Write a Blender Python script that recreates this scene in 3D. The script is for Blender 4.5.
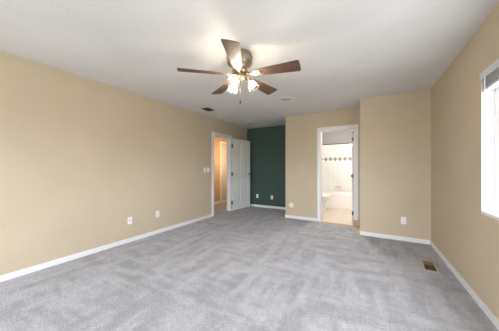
import bpy, bmesh, math, random
from mathutils import Vector, Matrix
random.seed(4)
C = bpy.context.scene.collection
S = bpy.context.scene
PI = math.pi
for o in list(bpy.data.objects): bpy.data.objects.remove(o)

# ------------------------------------------------------------ camera, light
cam = bpy.data.cameras.new('camera'); co = bpy.data.objects.new('camera', cam); C.objects.link(co)
co.location = (0, 0, 1.2)
YAW = math.atan(120/211)
co.rotation_euler = (PI/2, 0, YAW)
cam.sensor_width = 36; cam.lens = 36*211/499; cam.clip_start = .02
cam.shift_y = 2.5/499
S.camera = co
S.view_settings.view_transform = 'Standard'; S.view_settings.look = 'None'
S.view_settings.gamma = 1; S.view_settings.use_curve_mapping = False
S.view_settings.exposure = 1.27
W = bpy.data.worlds.new('world'); S.world = W; W.use_nodes = True
wn = W.node_tree.nodes; bg = wn['Background']
bg.inputs[1].default_value = 5.2
# overcast sky above the horizon, dimmer ground below it
_tc = W.node_tree.nodes.new('ShaderNodeTexCoord'); _sx = W.node_tree.nodes.new('ShaderNodeSeparateXYZ'); _rp = W.node_tree.nodes.new('ShaderNodeValToRGB')
W.node_tree.links.new(_tc.outputs['Generated'], _sx.inputs[0]); W.node_tree.links.new(_sx.outputs[2], _rp.inputs[0]); W.node_tree.links.new(_rp.outputs[0], bg.inputs[0])
_rp.color_ramp.elements[0].position = 0.0; _rp.color_ramp.elements[0].color = (.42, .43, .42, 1)
_rp.color_ramp.elements[1].position = .06; _rp.color_ramp.elements[1].color = (.92, .99, 1.12, 1)

def portal(name, loc, rot, sx, sy):
    l = bpy.data.lights.new(name, 'AREA'); l.shape = 'RECTANGLE'; l.size = sx; l.size_y = sy
    l.cycles.is_portal = True
    o = bpy.data.objects.new(name, l); C.objects.link(o); o.location = loc; o.rotation_euler = rot
    return o
WZ0, WZ1 = .835, 2.02           # window heights
BZ0, BZ1 = .30, 2.15             # the larger one behind the camera
WY0, WY1 = .55, 2.575            # window in the right wall
BX0, BX1 = -3.05, .50          # window in the wall behind the camera
portal('portal_right', (1.02, (WY0+WY1)/2, (WZ0+WZ1)/2), (0, PI/2, 0), WZ1-WZ0, WY1-WY0)
portal('portal_back', ((BX0+BX1)/2, -1.75, (BZ0+BZ1)/2), (PI/2, 0, 0), BX1-BX0, BZ1-BZ0)
def lamp(name, loc, e, col, r):
    l = bpy.data.lights.new(name, 'POINT'); l.energy = e; l.color = col; l.shadow_soft_size = r
    o = bpy.data.objects.new(name, l); C.objects.link(o); o.location = loc
HALL_E, BATH_E, BULB_E = 14, 44, 95
lamp('hall_lamp', (-3.66, 5.75, 1.55), HALL_E, (1, .77, .56), .12)
lamp('bathroom_lamp', (-.60, 5.55, 2.28), BATH_E, (1, .97, .93), .15)

# ------------------------------------------------------------ materials
def mat(name, col, rough=.6, metal=0, spec=.5):
    m = bpy.data.materials.new(name); m.use_nodes = True
    p = m.node_tree.nodes['Principled BSDF']
    p.inputs['Base Color'].default_value = (*col, 1); p.inputs['Roughness'].default_value = rough
    p.inputs['Metallic'].default_value = metal; p.inputs['Specular IOR Level'].default_value = spec
    return m
def N(m, t, **k):
    n = m.node_tree.nodes.new(t)
    for a, b in k.items(): setattr(n, a, b)
    return n
def L(m, a, b): m.node_tree.links.new(a, b)
def coords(m, scale=(1, 1, 1), rot=(0, 0, 0), kind='Object'):
    tc = N(m, 'ShaderNodeTexCoord'); mp = N(m, 'ShaderNodeMapping')
    mp.inputs['Scale'].default_value = scale; mp.inputs['Rotation'].default_value = rot
    L(m, tc.outputs[kind], mp.inputs[0]); return mp.outputs[0]
def noise(m, vec, scale, detail=3, rough=.5):
    n = N(m, 'ShaderNodeTexNoise'); n.inputs['Scale'].default_value = scale
    n.inputs['Detail'].default_value = detail; n.inputs['Roughness'].default_value = rough
    L(m, vec, n.inputs['Vector']); return n.outputs['Fac']
def ramp(m, fac, stops):
    r = N(m, 'ShaderNodeValToRGB'); e = r.color_ramp.elements
    while len(e) < len(stops): e.new(.5)
    for i, (p, c) in enumerate(stops): e[i].position = p; e[i].color = (*c, 1)
    L(m, fac, r.inputs[0]); return r.outputs[0]
def bump(m, h, strength, dist):
    b = N(m, 'ShaderNodeBump'); b.inputs['Strength'].default_value = strength; b.inputs['Distance'].default_value = dist
    L(m, h, b.inputs['Height']); L(m, b.outputs[0], m.node_tree.nodes['Principled BSDF'].inputs['Normal'])
def BC(m, out): L(m, out, m.node_tree.nodes['Principled BSDF'].inputs['Base Color'])
def textured(name, col, scale=60, strength=.25, dist=.004, rough=.85, vary=.04):
    m = mat(name, col, rough, spec=.2); v = coords(m)
    bump(m, noise(m, v, scale, 3), strength, dist)
    BC(m, ramp(m, noise(m, v, 1.6, 3), [(.3, tuple(c*(1-vary) for c in col)), (.7, tuple(c*(1+vary) for c in col))]))
    return m
M = {}
M['wall'] = textured('tan_paint', (.545, .452, .325))
M['green'] = textured('dark_green_paint', (.060, .096, .082), rough=.45)
M['ceil'] = textured('ceiling_paint', (.71, .705, .70), 45, .5, .006)
M['white'] = mat('white_trim_paint', (.78, .77, .75), .4)
M['door'] = mat('door_paint', (.75, .76, .71), .45)
M['plastic'] = mat('white_plastic', (.82, .80, .74), .35)
M['slot'] = mat('dark_slot', (.03, .028, .025), .7)
M['screw'] = mat('screw_metal', (.6, .58, .52), .35, 1)
M['brass'] = mat('antique_brass', (.36, .27, .17), .48, 1)
M['steel'] = mat('satin_steel', (.42, .38, .31), .35, 1)
M['bronze'] = mat('dark_bronze', (.08, .055, .04), .4, .8)
M['ceramic'] = mat('white_ceramic', (.86, .84, .80), .12)
M['acrylic'] = mat('tub_acrylic', (.86, .83, .78), .2)
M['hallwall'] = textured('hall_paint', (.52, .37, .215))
M['tandoor'] = mat('hall_door_paint', (.66, .60, .50), .5)
M['bathwall'] = textured('bathroom_paint', (.36, .345, .34))
M['vent_beige'] = mat('register_beige', (.48, .40, .28), .5)
M['vent_brown'] = mat('register_brown', (.16, .11, .065), .5, .3)
M['grille'] = textured('speaker_mesh', (.55, .55, .52), 400, .4, .002, .6, 0)
M['vinylframe'] = mat('window_vinyl', (.84, .85, .86), .35)
M['blind'] = mat('blind_slat', (.64, .64, .63), .45)
M['fabric_cord'] = mat('cord', (.85, .85, .83), .6)
# raw wood
m = M['rawwood'] = mat('raw_wood', (.5, .33, .17), .7)
v = coords(m, (3, 3, 40)); BC(m, ramp(m, noise(m, v, 3, 4), [(.3, (.42, .26, .12)), (.7, (.62, .44, .25))]))
# walnut blade, grain along local x
m = M['walnut'] = mat('walnut_blade', (.12, .06, .035), .52)
v = coords(m, (1.5, 26, 4)); BC(m, ramp(m, noise(m, v, 3, 5, .6), [(.3, (.065, .034, .022)), (.55, (.13, .072, .046)), (.78, (.22, .13, .085))]))
# bathroom vinyl
m = M['vinyl'] = mat('bathroom_vinyl', (.62, .54, .44), .35)
v = coords(m); b = N(m, 'ShaderNodeTexBrick'); b.offset = 0; L(m, v, b.inputs['Vector'])
b.inputs['Scale'].default_value = 1; b.inputs['Brick Width'].default_value = .3; b.inputs['Row Height'].default_value = .3
b.inputs['Mortar Size'].default_value = .004
b.inputs['Color1'].default_value = (.66, .57, .46, 1); b.inputs['Color2'].default_value = (.62, .53, .42, 1); b.inputs['Mortar'].default_value = (.5, .42, .33, 1)
BC(m, b.outputs[0])
# surround tile
m = M['tile'] = mat('surround_tile', (.86, .84, .80), .15)
v = coords(m, (1, 1, 1), (PI/2, 0, 0)); b = N(m, 'ShaderNodeTexBrick'); b.offset = 0; L(m, v, b.inputs['Vector'])
b.inputs['Scale'].default_value = 1; b.inputs['Brick Width'].default_value = .15; b.inputs['Row Height'].default_value = .15
b.inputs['Mortar Size'].default_value = .003
b.inputs['Color1'].default_value = (.86, .84, .80, 1); b.inputs['Color2'].default_value = (.84, .82, .78, 1); b.inputs['Mortar'].default_value = (.72, .69, .64, 1)
BC(m, b.outputs[0])
M['tiledia'] = mat('grey_diamond_tile', (.27, .25, .21), .3)
# carpet
m = M['carpet'] = mat('grey_carpet', (.4, .4, .43), .95, spec=.08)
p = m.node_tree.nodes['Principled BSDF']
p.inputs['Sheen Weight'].default_value = .25; p.inputs['Sheen Roughness'].default_value = .5
tc = N(m, 'ShaderNodeTexCoord')
def mapped(scale, rot, loc=(0, 0, 0)):
    mp = N(m, 'ShaderNodeMapping'); mp.inputs['Scale'].default_value = scale; mp.inputs['Rotation'].default_value = (0, 0, rot)
    mp.inputs['Location'].default_value = loc; L(m, tc.outputs['Object'], mp.inputs[0]); return mp.outputs[0]
def math_(op, a, b_, clamp=False):
    n = N(m, 'ShaderNodeMath'); n.operation = op; n.use_clamp = clamp
    for i, q in enumerate((a, b_)):
        if isinstance(q, (int, float)): n.inputs[i].default_value = q
        else: L(m, q, n.inputs[i])
    return n.outputs[0]
s1 = noise(m, mapped((6.0, 1.1, 1), math.radians(6)), 1.2, 3, .55)     # vacuum strokes one way
s2 = noise(m, mapped((1.3, 5.5, 1), math.radians(-8), (3, 7, 0)), 1.1, 3, .55) # and across
s3 = noise(m, mapped((1, 1, 1), 0, (1, 2, 0)), 1.1, 2)                         # which way wins
s4 = noise(m, mapped((1, 1, 1), 0), 7, 6, .75)                                # foot marks
s5 = noise(m, mapped((1, 1, 1), 0), 55, 3, .8)                                # tufts
sel = ramp(m, s3, [(.42, (0, 0, 0)), (.58, (1, 1, 1))])
mx = N(m, 'ShaderNodeMix'); mx.data_type = 'FLOAT'; L(m, sel, mx.inputs[0]); L(m, s1, mx.inputs[2]); L(m, s2, mx.inputs[3])
stro = ramp(m, mx.outputs[0], [(.42, (.39, .39, .39)), (.56, (.61, .61, .61))])
tot = math_('ADD', math_('MULTIPLY', stro, .34), math_('MULTIPLY', s4, .32))
tot = math_('ADD', tot, math_('MULTIPLY', s5, .34))
BC(m, ramp(m, tot, [(.39, (.235, .226, .226)), (.50, (.335, .326, .335)), (.61, (.475, .468, .490))]))
bump(m, math_('ADD', s5, math_('MULTIPLY', tot, .8)), .8, .012)
# thin clear glass and the ribbed shades
def mixglass(name, a, fac):
    g = bpy.data.materials.new(name); g.use_nodes = True; nt = g.node_tree; nt.nodes.clear()
    o = nt.nodes.new('ShaderNodeOutputMaterial'); mxs = nt.nodes.new('ShaderNodeMixShader'); t = nt.nodes.new('ShaderNodeBsdfTransparent')
    b = nt.nodes.new(a); mxs.inputs[0].default_value = fac
    nt.links.new(t.outputs[0], mxs.inputs[1]); nt.links.new(b.outputs[0], mxs.inputs[2]); nt.links.new(mxs.outputs[0], o.inputs[0])
    return g, b
M['glass'], b = mixglass('window_glass', 'ShaderNodeBsdfGlossy', .05); b.inputs['Roughness'].default_value = 0
M['shade'], b = mixglass('frosted_glass', 'ShaderNodeBsdfTranslucent', .10); b.inputs[0].default_value = (.95, .93, .88, 1)
m = M['bulb'] = bpy.data.materials.new('warm_bulb'); m.use_nodes = True
p = m.node_tree.nodes['Principled BSDF']; p.inputs['Emission Color'].default_value = (1, .87, .70, 1); p.inputs['Emission Strength'].default_value = BULB_E

# ------------------------------------------------------------ mesh helpers
class MB:
    def __init__(s): s.bm = bmesh.new(); s.mi = 0
    def mark(s, n0):
        for f in s.bm.faces:
            if f.index == -1: f.material_index = s.mi
        s.bm.faces.index_update()
    def add(s, verts, faces, smooth=False):
        vs = [s.bm.verts.new(v) for v in verts]
        for f in faces:
            try:
                g = s.bm.faces.new([vs[i] for i in f]); g.material_index = s.mi; g.smooth = smooth
            except ValueError: pass
        return vs
    def box(s, x0, x1, y0, y1, z0, z1, bev=0, M_=None):
        b = bmesh.new(); bmesh.ops.create_cube(b, size=1)
        for v in b.verts: v.co = Vector(((x0+x1)/2+v.co.x*(x1-x0), (y0+y1)/2+v.co.y*(y1-y0), (z0+z1)/2+v.co.z*(z1-z0)))
        if bev: bmesh.ops.bevel(b, geom=b.edges[:], offset=bev, segments=2, affect='EDGES', profile=.6)
        s.merge(b, M_)
    def merge(s, b, M_=None, smooth=None):
        if M_: b.transform(M_)
        b.verts.index_update()
        s.add([v.co.copy() for v in b.verts], [[v.index for v in f.verts] for f in b.faces], bool(smooth)); b.free()
    def lathe(s, prof, n=24, M_=None, sq=None):
        vs = []; fs = []; k = len(prof)
        for i in range(n):
            a = 2*PI*i/n; q = sq(a) if sq else 1
            for r, z in prof: vs.append(Vector((r*q*math.cos(a), r*q*math.sin(a), z)))
        for i in range(n):
            for j in range(k-1):
                a, b = i*k+j, ((i+1) % n)*k+j
                fs.append([a, b, b+1, a+1])
        if M_: vs = [M_ @ v for v in vs]
        b = bmesh.new(); V = [b.verts.new(v) for v in vs]
        for f in fs:
            try: b.faces.new([V[i] for i in f])
            except ValueError: pass
        bmesh.ops.remove_doubles(b, verts=b.verts[:], dist=1e-5)
        bmesh.ops.recalc_face_normals(b, faces=b.faces[:])
        s.merge(b, None, True)
    def tube(s, pts, r, n=10):
        pts = [Vector(p) for p in pts]; rs = r if isinstance(r, (list, tuple)) else [r]*len(pts)
        vs = []; fs = []; up = Vector((0, 0, 1))
        for i, p in enumerate(pts):
            t = (pts[min(i+1, len(pts)-1)]-pts[max(i-1, 0)]).normalized()
            u = t.cross(up if abs(t.z) < .95 else Vector((1, 0, 0))).normalized(); w = t.cross(u)
            for k in range(n):
                a = 2*PI*k/n; vs.append(p+(u*math.cos(a)+w*math.sin(a))*rs[i])
        for i in range(len(pts)-1):
            for k in range(n): fs.append([i*n+k, i*n+(k+1) % n, (i+1)*n+(k+1) % n, (i+1)*n+k])
        fs += [list(range(n)), list(range((len(pts)-1)*n, len(pts)*n))]
        s.add(vs, fs, True)
    def prism(s, outline, z0, z1, M_=None, bev=0):
        b = bmesh.new(); f = b.faces.new([b.verts.new((x, y, z0)) for x, y in outline])
        r = bmesh.ops.extrude_face_region(b, geom=[f])
        for g in r['geom']:
            if isinstance(g, bmesh.types.BMVert): g.co.z = z1
        bmesh.ops.recalc_face_normals(b, faces=b.faces[:])
        if bev: bmesh.ops.bevel(b, geom=b.edges[:], offset=bev, segments=1, affect='EDGES')
        s.merge(b, M_)
    def build(s, name, mats, parent=None, loc=None):
        bmesh.ops.recalc_face_normals(s.bm, faces=s.bm.faces[:])
        me = bpy.data.meshes.new(name)
        if loc is not None:
            s.bm.transform(Matrix.Translation(-Vector(loc)))
        s.bm.to_mesh(me); s.bm.free()
        for q in (mats if isinstance(mats, (list, tuple)) else [mats]): me.materials.append(q)
        o = bpy.data.objects.new(name, me); C.objects.link(o)
        if loc is not None: o.location = loc
        if parent: o.parent = parent
        return o
def tag(o, label=None, cat=None, group=None, kind=None):
    for k, v_ in (('label', label), ('category', cat), ('group', group), ('kind', kind)):
        if v_: o[k] = v_
    return o
def thing(name, loc, label, cat, group=None, kind=None, rz=0):
    o = bpy.data.objects.new(name, None); C.objects.link(o); o.location = loc; o.rotation_euler = (0, 0, rz)
    o.empty_display_size = .1
    return tag(o, label, cat, group, kind)
def copy_tree(o, parent=None):
    c = o.copy(); C.objects.link(c); c.parent = parent
    for ch in o.children: copy_tree(ch, c)
    return c
def struct(name, boxes, m_, label, cat, bev=0, loc=None):
    b = MB()
    for q in boxes: b.box(*q, bev)
    return tag(b.build(name, m_, loc=loc), label, cat, kind='structure')

# ------------------------------------------------------------ room shell
XL, XR, YK = -3.38, .84, -1.60
YB, YC, YG, H = 4.28, 4.88, 5.80, 2.44
XB, XN = -.15, -1.77
T = .12
struct('floor', [(-4.60, 1.02, -1.78, 8.0, -.12, -.012)], M['slot'], 'subfloor below the carpet', 'floor')
cb = MB()
cb.box(-4.57, XR, YK, 4.88, -.012, 0)
cb.box(-4.57, XN, 4.88, 7.9, -.012, 0)
tag(cb.build('floor_carpet', M['carpet']), 'light grey cut-pile carpet with vacuum marks over the bedroom floor', 'carpet', kind='structure')
struct('floor_bathroom', [(XN+T, XR, YC, 7.6, -.012, .0)], M['vinyl'], 'beige vinyl floor in the bathroom', 'floor')
struct('ceiling', [(-3.5, .99, -1.75, YG+T, H, H+.12), (XN, .99, YG+T, 7.6, H, H+.12)], M['ceil'], 'off-white textured ceiling', 'ceiling')
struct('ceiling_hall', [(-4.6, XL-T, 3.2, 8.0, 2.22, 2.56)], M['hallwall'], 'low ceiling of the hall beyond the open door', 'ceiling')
DY0, DY1, DZ = 4.125, 4.87, 2.03       # hall door opening in the left wall
struct('wall_left', [(XL-T, XL, -1.72, DY0, 0, H), (XL-T, XL, DY1, YG, 0, H), (XL-T, XL, DY0, DY1, DZ, H)], M['wall'], 'long tan painted wall on the left', 'wall')
struct('wall_right', [(XR, XR+.15, -1.75, WY0, 0, H), (XR, XR+.15, WY1, 7.6, 0, H), (XR, XR+.15, WY0, WY1, 0, WZ0-.03), (XR, XR+.15, WY0, WY1, WZ1, H)], M['wall'], 'tan painted wall with the window on the right', 'wall')
struct('wall_back', [(XL-T, BX0, YK-.15, YK, 0, H), (BX1, XR+.15, YK-.15, YK, 0, H), (BX0, BX1, YK-.15, YK, 0, BZ0-.03), (BX0, BX1, YK-.15, YK, BZ1, H)], M['wall'], 'tan painted wall behind the camera', 'wall')
struct('wall_front_right', [(XB, XR, YB, YC+T, 0, H)], M['wall'], 'projecting tan wall in the right far corner', 'wall')
BD0, BD1 = -.95, -.27                 # bathroom door opening
struct('wall_front_centre', [(XN, BD0, YC, YC+T, 0, H), (BD0, BD1, YC, YC+T, DZ, H), (BD1, XB, YC, YC+T, 0, H), (XN, XN+T, YC+T, YG+T, 0, H)], M['wall'], 'tan wall holding the bathroom doorway', 'wall')
struct('wall_niche', [(XL-T, XN, YG, YG+T, 0, H)], M['green'], 'dark green accent wall at the end of the niche', 'wall')
# hall
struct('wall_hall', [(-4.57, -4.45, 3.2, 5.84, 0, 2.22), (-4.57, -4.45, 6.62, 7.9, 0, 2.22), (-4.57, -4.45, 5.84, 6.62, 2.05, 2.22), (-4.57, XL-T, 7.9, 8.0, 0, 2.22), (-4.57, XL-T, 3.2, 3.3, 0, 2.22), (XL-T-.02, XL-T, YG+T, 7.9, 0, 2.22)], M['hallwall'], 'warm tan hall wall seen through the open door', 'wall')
struct('door_3', [(-4.54, -4.50, 5.845, 6.615, .01, 2.045)], M['tandoor'], 'closed door across the hall', 'door', .003)
struct('trim_3', [(-4.45, -4.43, 5.77, 5.84, 0, 2.12), (-4.45, -4.43, 6.62, 6.69, 0, 2.12), (-4.45, -4.43, 5.84, 6.62, 2.05, 2.12)], M['white'], 'casing of the door across the hall', 'door trim', .003)
struct('baseboard_hall', [(-4.45, -4.435, 3.3, 5.77, 0, .075)], M['white'], 'baseboard along the hall wall', 'baseboard')
# bathroom
BYB = 7.45
w = MB(); w.box(XN, XR, BYB+.01, 7.6, 0, H); w.box(XN+T-.02, XN+T+.0, YC+T, BYB+.01, 0, H); w.box(-.10, 0.0, 6.66, BYB+.01, 0, H)
tag(w.build('wall_bathroom', M['bathwall']), 'grey painted bathroom walls above the tile', 'wall', kind='structure')
w = MB(); w.box(XN+T, -.10, BYB, BYB+.01, .36, 1.99); w.mi = 1
x = XN+T+.08
while x < -.14:
    for r_, cx_ in ((.062, x), (.013, x+.0735)):
        w.add([(cx_+r_, BYB-.001, 1.495), (cx_, BYB-.001, 1.495+r_*1.25), (cx_-r_, BYB-.001, 1.495), (cx_, BYB-.001, 1.495-r_*1.25), (cx_+r_, BYB+.001, 1.495), (cx_, BYB+.001, 1.495+r_*1.25), (cx_-r_, BYB+.001, 1.495), (cx_, BYB+.001, 1.495-r_*1.25)],
              [(0, 1, 2, 3), (0, 4, 5, 1), (1, 5, 6, 2), (2, 6, 7, 3), (3, 7, 4, 0)])
    x += .147
tag(w.build('wall_tile', [M['tile'], M['tiledia']]), 'white tile surround with a band of grey diamonds', 'tiled wall', kind='structure')

# baseboards
bh, bt = .068, .013
def board(name, boxes, label): return struct(name, boxes, M['white'], label, 'baseboard', .003)
board('baseboard_left', [(XL, XL+bt, YK, DY0-.072, 0, bh), (XL, XL+bt, DY1+.08, YG, 0, bh)], 'white baseboard along the left wall')
board('baseboard_right', [(XR-bt, XR, YK, YB, 0, bh)], 'white baseboard under the window wall')
board('baseboard_back', [(XL, XR, YK, YK+bt, 0, bh)], 'white baseboard on the wall behind the camera')
board('baseboard_front_right', [(XB, XR-bt, YB-bt, YB, 0, bh)], 'white baseboard on the projecting right corner wall')
board('baseboard_front_centre', [(XN-bt, BD0-.075, YC-bt, YC, 0, bh)], 'white baseboard left of the bathroom doorway')
board('baseboard_niche', [(XL+bt, XN, YG-bt, YG, 0, bh)], 'white baseboard below the green wall')

# door casings (stepped profile)
def casing(name, axis, a0, a1, zt, face, sgn, label, w_=.07, depth=T, skip=()):
    """axis 'x': opening runs along x in a wall whose face is y=face"""
    b = MB()
    def bx(u0, u1, v0, v1, z0, z1, bv=.003):
        if v0 > v1: v0, v1 = v1, v0
        if axis == 'x': b.box(u0, u1, v0, v1, z0, z1, bv)
        else: b.box(v0, v1, u0, u1, z0, z1, bv)
    for d0, ww in ((.012, w_), (.018, w_*.55)):
        f1 = face+sgn*d0
        bx(a0-ww, a0+.006, face, f1, 0, zt+ww)
        bx(a1-.006, a1+ww, face, f1, 0, zt+ww)
        bx(a0-.006, a1+.006, face, f1, zt-.006, zt+ww)
    e = face-sgn*depth
    bx(a0-.002, a0+.012, face, e, 0, zt); bx(a1-.012, a1+.002, face, e, 0, zt); bx(a0, a1, face, e, zt-.012, zt+.002)
    m1, m2 = face-sgn*depth*.45, face-sgn*depth*.62
    bx(a0+.010, a0+.022, m1, m2, 0, zt-.01); bx(a1-.022, a1-.010, m1, m2, 0, zt-.01); bx(a0+.01, a1-.01, m1, m2, zt-.022, zt-.01)
    return tag(b.build(name, M['white']), label, 'door trim', kind='structure')
casing('trim_1', 'y', DY0, DY1, DZ, XL, 1, 'white casing round the open hall doorway')
casing('trim_2', 'x', BD0, BD1, DZ, YC, -1, 'white casing round the bathroom doorway')
struct('trim_4', [(BD0, BD1, YC-.06, YC+.02, 0, .012)], M['rawwood'], 'bare wood threshold strip at the bathroom doorway', 'threshold', .003)
struct('trim_5', [(BD1-.012, XB-.002, YC-.075, YC-.019, 0, .125), (XB-.045, XB-.001, YB+.0, YC-.075, 0, .03)], M['rawwood'], 'bare unpainted wood at the foot of the bathroom casing', 'trim', .004)

# six-panel doors: local x along width from the hinge, y thickness, z up
def door(name, w_, h_, loc, rz, m_, label, knob_side=1):
    t = thing(name, loc, label, 'door', kind='structure', rz=rz)
    s = MB(); th = .017; st = .105; mid = .09
    s.box(.0, w_, -.005, .005, 0, h_)
    cols = [(0, st), (w_/2-mid/2, w_/2+mid/2), (w_-st, w_)]
    for a, b in cols: s.box(a, b, -th, th, 0, h_)
    rails = [(0, .22), (.86, 1.02), (1.60, 1.69), (h_-.11, h_)]
    for a, b in rails: s.box(.0, w_, -th+.0005, th-.0005, a, b)
    for (a, b) in ((st, w_/2-mid/2), (w_/2+mid/2, w_-st)):
        for i in range(3):
            z0, z1 = rails[i][1], rails[i+1][0]
            s.box(a+.03, b-.03, -.013, .013, z0+.03, z1-.03, .007)
    s.build('door_panel', m_, t)
    k = MB()
    for sg in (-1, 1):
        Mk = Matrix.Translation((w_-.06, sg*th, 1.0)) @ Matrix.Rotation(-sg*PI/2, 4, 'X')
        k.lathe([(0, 0), (.03, 0), (.03, .006), (.012, .010), (.010, .028), (.022, .034), (.027, .046), (.022, .058), (0, .062)], 20, Mk)
    tag(k.build('door_knob', M['brass'], t), 'dark brass knob')
    for z in (.22, 1.02, 1.80):
        b = MB(); b.box(-.002, .002, -.018, .018, z-.045, z+.045); b.tube([(-.006, -th-.005, z-.05), (-.006, -th-.005, z+.05)], .0075, 10)
        b.box(-.035, 0, -th-.003, -th, z-.045, z+.045)
        b.build('hinge', M['bronze'], t)
    return t
ang = math.atan2(5.65-4.882, -3.20+3.335)
door('door_1', .772, 2.01, (-3.335, DY1+.012, .014), ang, M['door'], 'open white six-panel door swung against the niche wall')
door('door_2', .665, 2.0, (BD1-.02-.017, YC+T+.012, .012), PI/2+.02, M['white'], 'white bathroom door opened inwards, seen edge on')

# ------------------------------------------------------------ window in the right wall (and the one behind)
def window(name, ax, a0, a1, face, out, label, WZ0=WZ0, WZ1=WZ1):
    """ax 'y': opening runs along y, room face at x=face, out=+1 away from the room"""
    t = thing(name, (0, 0, 0), label, 'window', kind='structure')
    def B(b, u0, u1, v0, v1, z0, z1, bv=0):
        p_, q_ = sorted((face+out*v0, face+out*v1))
        if ax == 'y': b.box(p_, q_, u0, u1, z0, z1, bv)
        else: b.box(u0, u1, p_, q_, z0, z1, bv)
    j = MB()      # jamb liner
    B(j, a0, a0+.008, -.001, .15, WZ0, WZ1); B(j, a1-.008, a1, -.001, .15, WZ0, WZ1); B(j, a0, a1, -.001, .15, WZ1-.008, WZ1)
    j.build('window_jamb', M['white'], t)
    sl = MB(); B(sl, a0, a1, -.003, .15, WZ0-.03, WZ0, .004); sl.build('window_sill', M['white'], t)
    f = MB()
    for (u0, u1, z0, z1) in ((a0+.008, a0+.05, WZ0, WZ1-.008), (a1-.05, a1-.008, WZ0, WZ1-.008), (a0+.05, a1-.05, WZ0, WZ0+.05), (a0+.05, a1-.05, WZ1-.058, WZ1-.008)):
        B(f, u0, u1, .075, .14, z0, z1, .003)
    f.build('window_frame', M['vinylframe'], t)
    n = 2; mid = (a0+a1)/2
    for k, (u0, u1, v) in enumerate(((a0+.05, mid+.02, .10), (mid-.02, a1-.05, .082))):
        s = MB()
        for q in ((u0, u0+.035, WZ0+.05, WZ1-.058), (u1-.035, u1, WZ0+.05, WZ1-.058), (u0+.035, u1-.035, WZ0+.05, WZ0+.085), (u0+.035, u1-.035, WZ1-.093, WZ1-.058)):
            B(s, q[0], q[1], v, v+.022, q[2], q[3], .002)
        so = s.build('sash', M['vinylframe'], t)
        g = MB(); B(g, u0+.03, u1-.03, v+.009, v+.013, WZ0+.08, WZ1-.088); g.build('pane', M['glass'], so)
    return t
window('window_1', 'y', WY0, WY1, XR, 1, 'bright window in the right wall with raised blind')
window('window_2', 'x', BX0, BX1, YK, -1, 'window in the wall behind the camera', BZ0, BZ1)
# raised blind
bl = thing('window_blind', (XR+.03, (WY0+WY1)/2, WZ1-.01), 'white slatted blind pulled up at the top of the window', 'window blind')
hw = (WY1-WY0)/2-.012
b = MB(); b.box(-.045, -.033, -hw-.0, hw+.0, -.062, .0, .002); b.box(-.030, .025, -hw, hw, -.042, -.004, .002)
b.build('headrail', M['blind'], bl)
for k in range(15):
    z = -.066-k*.0048; b = MB()
    pts = [(-.029, 0), (-.015, .003), (0, .004), (.015, .003), (.027, 0)]
    for (x0, a), (x1, c) in zip(pts, pts[1:]):
        b.add([(x0, -hw, z+a), (x1, -hw, z+c), (x1, hw, z+c), (x0, hw, z+a), (x0, -hw, z+a-.0018), (x1, -hw, z+c-.0018), (x1, hw, z+c-.0018), (x0, hw, z+a-.0018)],
              [(0, 1, 2, 3), (7, 6, 5, 4), (0, 4, 5, 1), (3, 2, 6, 7), (0, 3, 7, 4), (1, 5, 6, 2)])
    b.build('slat', M['blind'], bl)
b = MB(); b.box(-.029, .027, -hw, hw, -.158, -.140, .003); b.build('bottom_rail', M['blind'], bl)
b = MB(); b.tube([(-.047, hw-.10, -.035), (-.047, hw-.10, -.62)], .0045, 8); b.tube([(-.047, hw-.10, -.62), (-.047, hw-.10, -.66)], .007, 8)
tag(b.build('tilt_wand', M['fabric_cord'], bl), 'thin white hanging tilt wand')

# ------------------------------------------------------------ ceiling fan
FX, FY = -1.225, 1.94
fan = thing('ceiling_fan', (FX, FY, H), 'five-blade walnut ceiling fan with three lit glass shades, mounted flush on ceiling', 'ceiling fan')
b = MB(); b.lathe([(0, 0), (.095, 0), (.125, -.012), (.135, -.05), (.13, -.10), (.105, -.135), (.075, -.155), (.075, -.175), (.085, -.18), (.085, -.205), (.05, -.215), (0, -.215)], 40)
b.build('motor_housing', M['steel'], fan)
b = MB()
for z, r in ((-.045, .137), (-.105, .131)): b.lathe([(r-.004, z), (r+.003, z-.003), (r+.003, z-.009), (r-.004, z-.012)], 40)
b.build('trim_ring', M['brass'], fan)
def blade_mesh():
    o_ = [(.19, -.046), (.26, -.056), (.625, -.080), (.638, -.076), (.644, -.064), (.648, 0), (.644, .064), (.638, .077), (.625, .080), (.26, .056), (.19, .046), (.182, .03), (.182, -.03)]
    q = MB(); q.prism(o_, -.003, .003, bev=.0012); return q
def iron_mesh():
    q = MB()
    o_ = [(.075, -.016), (.12, -.012), (.15, -.016), (.175, -.034), (.215, -.040), (.235, -.030), (.225, -.014), (.262, 0), (.225, .014), (.235, .030), (.215, .040), (.175, .034), (.15, .016), (.12, .012), (.075, .016)]
    q.prism(o_, -.0085, -.0035, bev=.001)
    q.tube([(.06, 0, .035), (.09, 0, .022), (.125, 0, .0), (.16, 0, -.008)], [.011, .011, .010, .007], 8)
    for x_, y_ in ((.205, -.024), (.205, .024), (.24, 0)): q.lathe([(0, -.0125), (.005, -.012), (.0065, -.0085)], 8, Matrix.Translation((x_, y_, 0)))
    return q
PITCH = math.radians(13)
blades = []
for k in range(5):
    if k == 0:
        bo = blade_mesh().build('blade', M['walnut'], fan); io = iron_mesh().build('blade_iron', M['brass'], bo)
    else:
        bo = blades[0].copy(); C.objects.link(bo); i2 = io.copy(); C.objects.link(i2); i2.parent = bo
    bo.parent = fan; bo.location = (0, 0, -.232)
    bo.rotation_euler = Matrix.Rotation(math.radians(-136.5+72*k), 3, 'Z').to_euler()
    bo.rotation_euler = (Matrix.Rotation(math.radians(-136.5+72*k), 3, 'Z') @ Matrix.Rotation(math.radians(1.0), 3, 'Y') @ Matrix.Rotation(-PITCH, 3, 'X')).to_euler()
    blades.append(bo)
b = MB(); b.lathe([(0, -.205), (.045, -.205), (.058, -.222), (.062, -.25), (.055, -.272), (.03, -.288), (.012, -.294), (.010, -.306), (0, -.308)], 30)
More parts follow.
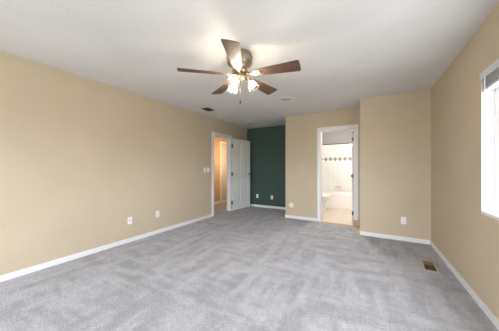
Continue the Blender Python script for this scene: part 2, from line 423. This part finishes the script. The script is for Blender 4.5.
b.build('light_fitter', M['brass'], fan)
SH = []
for k, a in enumerate((36, 157, 275)):
    ar = math.radians(a); d = Vector((math.cos(ar), math.sin(ar), 0))
    b = MB(); zt = -.262
    b.tube([d*.045+Vector((0, 0, zt)), d*.075+Vector((0, 0, zt+.006)), d*.098+Vector((0, 0, zt-.004)), d*.108+Vector((0, 0, zt-.022))], .008, 10)
    Mk = Matrix.Translation(d*.106+Vector((0, 0, zt-.014))) @ Matrix.Rotation(ar, 4, 'Z') @ Matrix.Rotation(math.radians(-28), 4, 'Y')
    b.lathe([(0, .006), (.018, .004), (.024, -.010), (.024, -.028), (.0, -.028)], 20, Mk)
    b.build('lamp_arm', M['brass'], fan)
    s = MB(); rib = lambda a_: 1+.035*math.cos(12*a_)
    s.lathe([(.025, -.020), (.033, -.032), (.046, -.055), (.052, -.078), (.054, -.095), (.062, -.112), (.060, -.112), (.052, -.094), (.050, -.078), (.044, -.056), (.031, -.034), (.023, -.022)], 72, Mk, rib)
    so = s.build('lamp_shade', M['shade'], fan)
    l_ = MB(); l_.lathe([(0, -.028), (.012, -.030), (.014, -.042), (.023, -.060), (.024, -.072), (.016, -.086), (0, -.090)], 20, Mk)
    tag(l_.build('light_bulb', M['bulb'], so), 'glowing warm bulb')
b = MB(); b.tube([(.012, -.008, -.30), (.012, -.008, -.515)], .0016, 6)
pc = b.build('pull_chain', M['brass'], fan)
b = MB(); b.lathe([(0, -.505), (.006, -.512), (.009, -.530), (.006, -.545), (0, -.550)], 14, Matrix.Translation((.012, -.008, 0)))
tag(b.build('chain_fob', M['bronze'], pc), 'dark turned fob')

# ------------------------------------------------------------ ceiling fixtures
t = thing('ceiling_speaker', (-1.295, 3.625, H), 'round white speaker grille set flush in ceiling behind the fan', 'speaker')
b = MB(); b.lathe([(.108, 0), (.122, 0), (.120, -.006), (.108, -.007), (.106, 0)], 48); b.build('rim', M['plastic'], t)
b = MB(); b.lathe([(0, -.005), (.106, -.004), (.108, 0)], 48); b.build('grille', M['grille'], t)
t = thing('ceiling_vent', (-2.965, 3.44, H), 'small dark ceiling air vent near the left wall', 'vent')
b = MB()
for q in ((-.085, -.07, -.115, .115), (.07, .085, -.115, .115), (-.07, .07, -.115, -.10), (-.07, .07, .10, .115)): b.box(q[0], q[1], q[2], q[3], -.008, 0, .002)
b.build('frame', M['bronze'], t)
b = MB(); b.box(-.07, .07, -.10, .10, -.002, 0); b.build('backing', M['slot'], t)
b = MB()
for k in range(9): b.box(-.07, .07, -.095+k*.0235-.006, -.095+k*.0235+.004, -.007, -.004)
b.build('louvers', M['bronze'], t)
t = thing('smoke_detector', (-2.83, 4.97, H), 'small round off-white smoke detector on ceiling before the green niche', 'smoke detector')
b = MB(); b.lathe([(0, 0), (.075, 0), (.078, -.008), (.070, -.012), (0, -.012)], 36); b.build('base', M['plastic'], t)
b = MB(); b.lathe([(.066, -.012), (.064, -.026), (.050, -.034), (.020, -.036), (0, -.036)], 36); b.build('cover', M['vent_beige'], t)
b = MB(); b.lathe([(.0665, -.014), (.068, -.017), (.0665, -.020)], 36); b.build('slot', M['slot'], t)

# ------------------------------------------------------------ wall plates: local x along the wall, y out of the wall, z up
def plate(name, loc, rz, label, cat, kind, w_=.072, group=None):
    t = thing(name, loc, label, cat, group, rz=rz)
    b = MB(); b.box(-w_/2, w_/2, 0, .007, -.0585, .0585, .003); b.build('cover_plate', M['plastic'], t)
    RX = Matrix.Rotation(-PI/2, 4, 'X')
    if kind == 'duplex':
        for z in (-.024, .024):
            s = MB(); s.lathe([(.0, .009), (.0155, .009), (.017, .0065)], 24, Matrix.Translation((0, 0, z)) @ RX)
            so = s.build('socket', M['plastic'], t)
            q = MB(); q.box(-.0075, -.005, .0088, .0094, z-.001, z+.008); q.box(.005, .0075, .0088, .0094, z-.001, z+.008); q.box(-.002, .002, .0088, .0094, z-.0105, z-.006)
            q.build('slots', M['slot'], so)
        q = MB(); q.lathe([(0, .0085), (.003, .0082), (.0035, .007)], 10, RX); q.build('screw', M['screw'], t)
    elif kind == 'coax':
        q = MB(); q.lathe([(0, .016), (.004, .016), (.0045, .010), (.008, .0095), (.0085, .0065)], 16, RX); q.build('coax_jack', M['brass'], t)
        for z in (-.042, .042):
            q = MB(); q.lathe([(0, .0085), (.003, .0082), (.0035, .007)], 10, Matrix.Translation((0, 0, z)) @ RX); q.build('screw', M['screw'], t)
    elif kind == 'switch':
        n = 1 if w_ < .1 else 2
        for i in range(n):
            x_ = 0 if n == 1 else (-.023 if i == 0 else .023)
            q = MB(); q.box(x_-.0165, x_+.0165, .0065, .010, -.033, .033, .0015); q.build('rocker', M['white'], t)
            for z in (-.048, .048):
                q = MB(); q.lathe([(0, .0085), (.0025, .0082), (.003, .007)], 10, Matrix.Translation((x_, 0, z)) @ RX); q.build('screw', M['screw'], t)
    return t
plate('cable_outlet', (XL, 2.014, .349), -PI/2, 'white cable jack plate low on the left wall, nearer the camera', 'wall outlet', 'coax')
plate('wall_outlet', (XL, 2.53, .36), -PI/2, 'white duplex outlet low on the left wall, nearer the hall door', 'wall outlet', 'duplex')
plate('light_switch', (XL, 3.80, 1.152), -PI/2, 'narrow single light switch left of its wider neighbour by the hall door', 'light switch', 'switch')
plate('light_switch', (XL, 3.935, 1.152), -PI/2, 'wide double light switch right beside the hall door casing', 'light switch', 'switch', .112)
plate('wall_outlet', (.487, YB, .334), PI, 'white outlet low on the tan wall right of the bathroom door', 'wall outlet', 'duplex')
plate('wall_outlet', (-3.02, YG, .333), PI, 'left one of two white outlets on the green wall', 'wall outlet', 'duplex')
plate('wall_outlet', (-2.53, YG, .326), PI, 'right one of two white outlets on the green wall', 'wall outlet', 'duplex')
t = plate('wall_outlet', (-1.615, YC, .315), PI, 'white outlet low on the wall left of the bathroom, behind a plug-in unit', 'wall outlet', 'duplex')
t = thing('plug_in_unit', (-1.615, YC-.0095, .315), 'rounded white plug-in unit on the wall between niche and bathroom door', 'plug-in device', rz=PI)
b = MB()
o_ = [(.062*math.cos(a)*(1 if abs(math.cos(a)) > .2 else 1), .045*math.sin(a)+(.012 if math.sin(a) > .9 else 0)) for a in [2*PI*i/32 for i in range(32)]]
b.prism([(x_, -y_) for x_, y_ in o_], 0, .032, Matrix.Rotation(-PI/2, 4, 'X'), bev=.007); b.build('body', M['plastic'], t)
b = MB(); b.box(-.018, .018, .006, .026, .04, .060, .004); b.build('cap', M['plastic'], t)

# ------------------------------------------------------------ floor register
t = thing('floor_register', (.635, 3.33, 0), 'brown louvered floor vent in the carpet by the window wall', 'floor vent', rz=math.radians(-4))
b = MB()
for q in ((-.075, -.052, -.175, .175), (.052, .075, -.175, .175), (-.052, .052, -.175, -.152), (-.052, .052, .152, .175)): b.box(q[0], q[1], q[2], q[3], 0, .009, .003)
b.build('frame', M['vent_beige'], t)
b = MB(); b.box(-.052, .052, -.152, .152, .0005, .002); b.build('duct', M['slot'], t)
b = MB()
for k in range(16):
    y = -.142+k*.019; b.box(-.052, .052, -.0012, .0012, -.004, .0045, 0, Matrix.Translation((0, y, .0045)) @ Matrix.Rotation(math.radians(-35 if k > 8 else 35), 4, 'X'))
b.box(-.003, .003, -.152, .152, .002, .007)
b.build('louvers', M['vent_brown'], t)
b = MB(); b.box(.030, .040, -.02, .0, .004, .016, .002); b.build('lever', M['vent_brown'], t)

# ------------------------------------------------------------ bathroom fittings
TX0, TX1, TY0 = XN+T+.002, -.102, 6.70
t = thing('bathtub', ((TX0+TX1)/2, (TY0+BYB)/2, 0), 'white built-in bathtub at the back of the bathroom', 'bathtub')
lx, ly = (TX1-TX0)/2, (BYB-TY0)/2-.001
b = MB()
b.box(-lx, lx, -ly, -ly+.03, 0, .40, .008)
b.box(-lx, lx, -ly, -ly+.085, .385, .42, .012); b.box(-lx, lx, ly-.06, ly, .385, .42, .008)
b.box(-lx, -lx+.09, -ly+.02, ly-.02, .385, .42, .008); b.box(lx-.09, lx, -ly+.02, ly-.02, .385, .42, .008)
def ring(sx, sy, z, n=40, p_=.35):
    out = []
    for i in range(n):
        a = 2*PI*i/n; c_, s_ = math.cos(a), math.sin(a)
        out.append((sx*math.copysign(abs(c_)**p_, c_), .012+sy*math.copysign(abs(s_)**p_, s_), z))
    return out
rs = [ring(lx-.07, ly-.06, .41), ring(lx-.11, ly-.09, .39), ring(lx-.16, ly-.13, .12), ring(lx-.24, ly-.19, .08)]
vs = sum(rs, []); fs = []
for k in range(3):
    for i in range(40): fs.append([k*40+i, k*40+(i+1) % 40, (k+1)*40+(i+1) % 40, (k+1)*40+i])
fs.append(list(range(120, 160))); b.add(vs, fs, True)
b.build('tub_shell', M['acrylic'], t)
b = MB(); b.box(-lx+.12, lx-.12, -ly-.004, -ly+.004, .06, .33, .003); b.build('apron_panel', M['acrylic'], t)
b = MB(); b.tube([(TX0, TY0+.03, 1.915), (TX1, TY0+.03, 1.915)], .014, 14)
for xx in (TX0, TX1-.008): b.box(xx, xx+.008, TY0-.005, TY0+.065, 1.88, 1.95, .003)
tag(b.build('shower_rod', M['bronze']), 'dark straight shower rod spanning above the bathtub', 'shower rod')
t = thing('soap_dish', (-.90, BYB, .565), 'small beige soap dish on the tiled wall above the bathtub', 'soap dish')
b = MB(); b.box(-.085, .085, -.012, 0, -.04, .04, .005); b.build('back_plate', mat('beige_ceramic', (.55, .48, .38), .2), t)
b = MB(); b.box(-.075, .075, -.075, -.01, -.03, -.012, .006); b.box(-.075, .075, -.078, -.068, -.03, .002, .004); b.build('tray', M['ceramic'], t)
# toilet facing +x
t = thing('toilet', (TX0, 6.20, 0), 'white toilet standing left in the bathroom before the bathtub', 'toilet')
def oval(cx_, sx, sy, z, n=28):
    return [(cx_+sx*math.cos(2*PI*i/n), sy*math.sin(2*PI*i/n), z) for i in range(n)]
def loft(b, rings, caps=True):
    n = len(rings[0]); vs = sum(rings, []); fs = []
    for k in range(len(rings)-1):
        for i in range(n): fs.append([k*n+i, k*n+(i+1) % n, (k+1)*n+(i+1) % n, (k+1)*n+i])
    if caps: fs += [list(range(n)), list(range((len(rings)-1)*n, len(rings)*n))]
    b.add(vs, fs, True)
b = MB(); loft(b, [oval(.36, .24, .11, 0), oval(.36, .23, .10, .04), oval(.35, .19, .085, .16), oval(.40, .22, .13, .28), oval(.45, .255, .18, .37), oval(.455, .26, .185, .40), oval(.455, .2, .14, .40), oval(.44, .1, .07, .25)])
b.build('bowl', M['ceramic'], t)
b = MB(); loft(b, [oval(.455, .262, .188, .402), oval(.455, .266, .192, .414), oval(.455, .26, .186, .424), oval(.455, .18, .12, .424), oval(.455, .18, .12, .402)], False); b.build('seat', M['ceramic'], t)
b = MB(); loft(b, [oval(.45, .262, .188, .426), oval(.45, .265, .190, .438), oval(.45, .24, .17, .448)]); b.build('lid', M['ceramic'], t)
b = MB(); b.box(.01, .205, -.24, .24, .38, .74, .02); b.build('tank', M['ceramic'], t)
b = MB(); b.box(.004, .215, -.25, .25, .742, .775, .01); b.build('tank_lid', M['ceramic'], t)
b = MB(); b.tube([(.21, -.17, .68), (.225, -.17, .68), (.23, -.10, .672)], .007, 8); b.build('flush_lever', M['screw'], t)
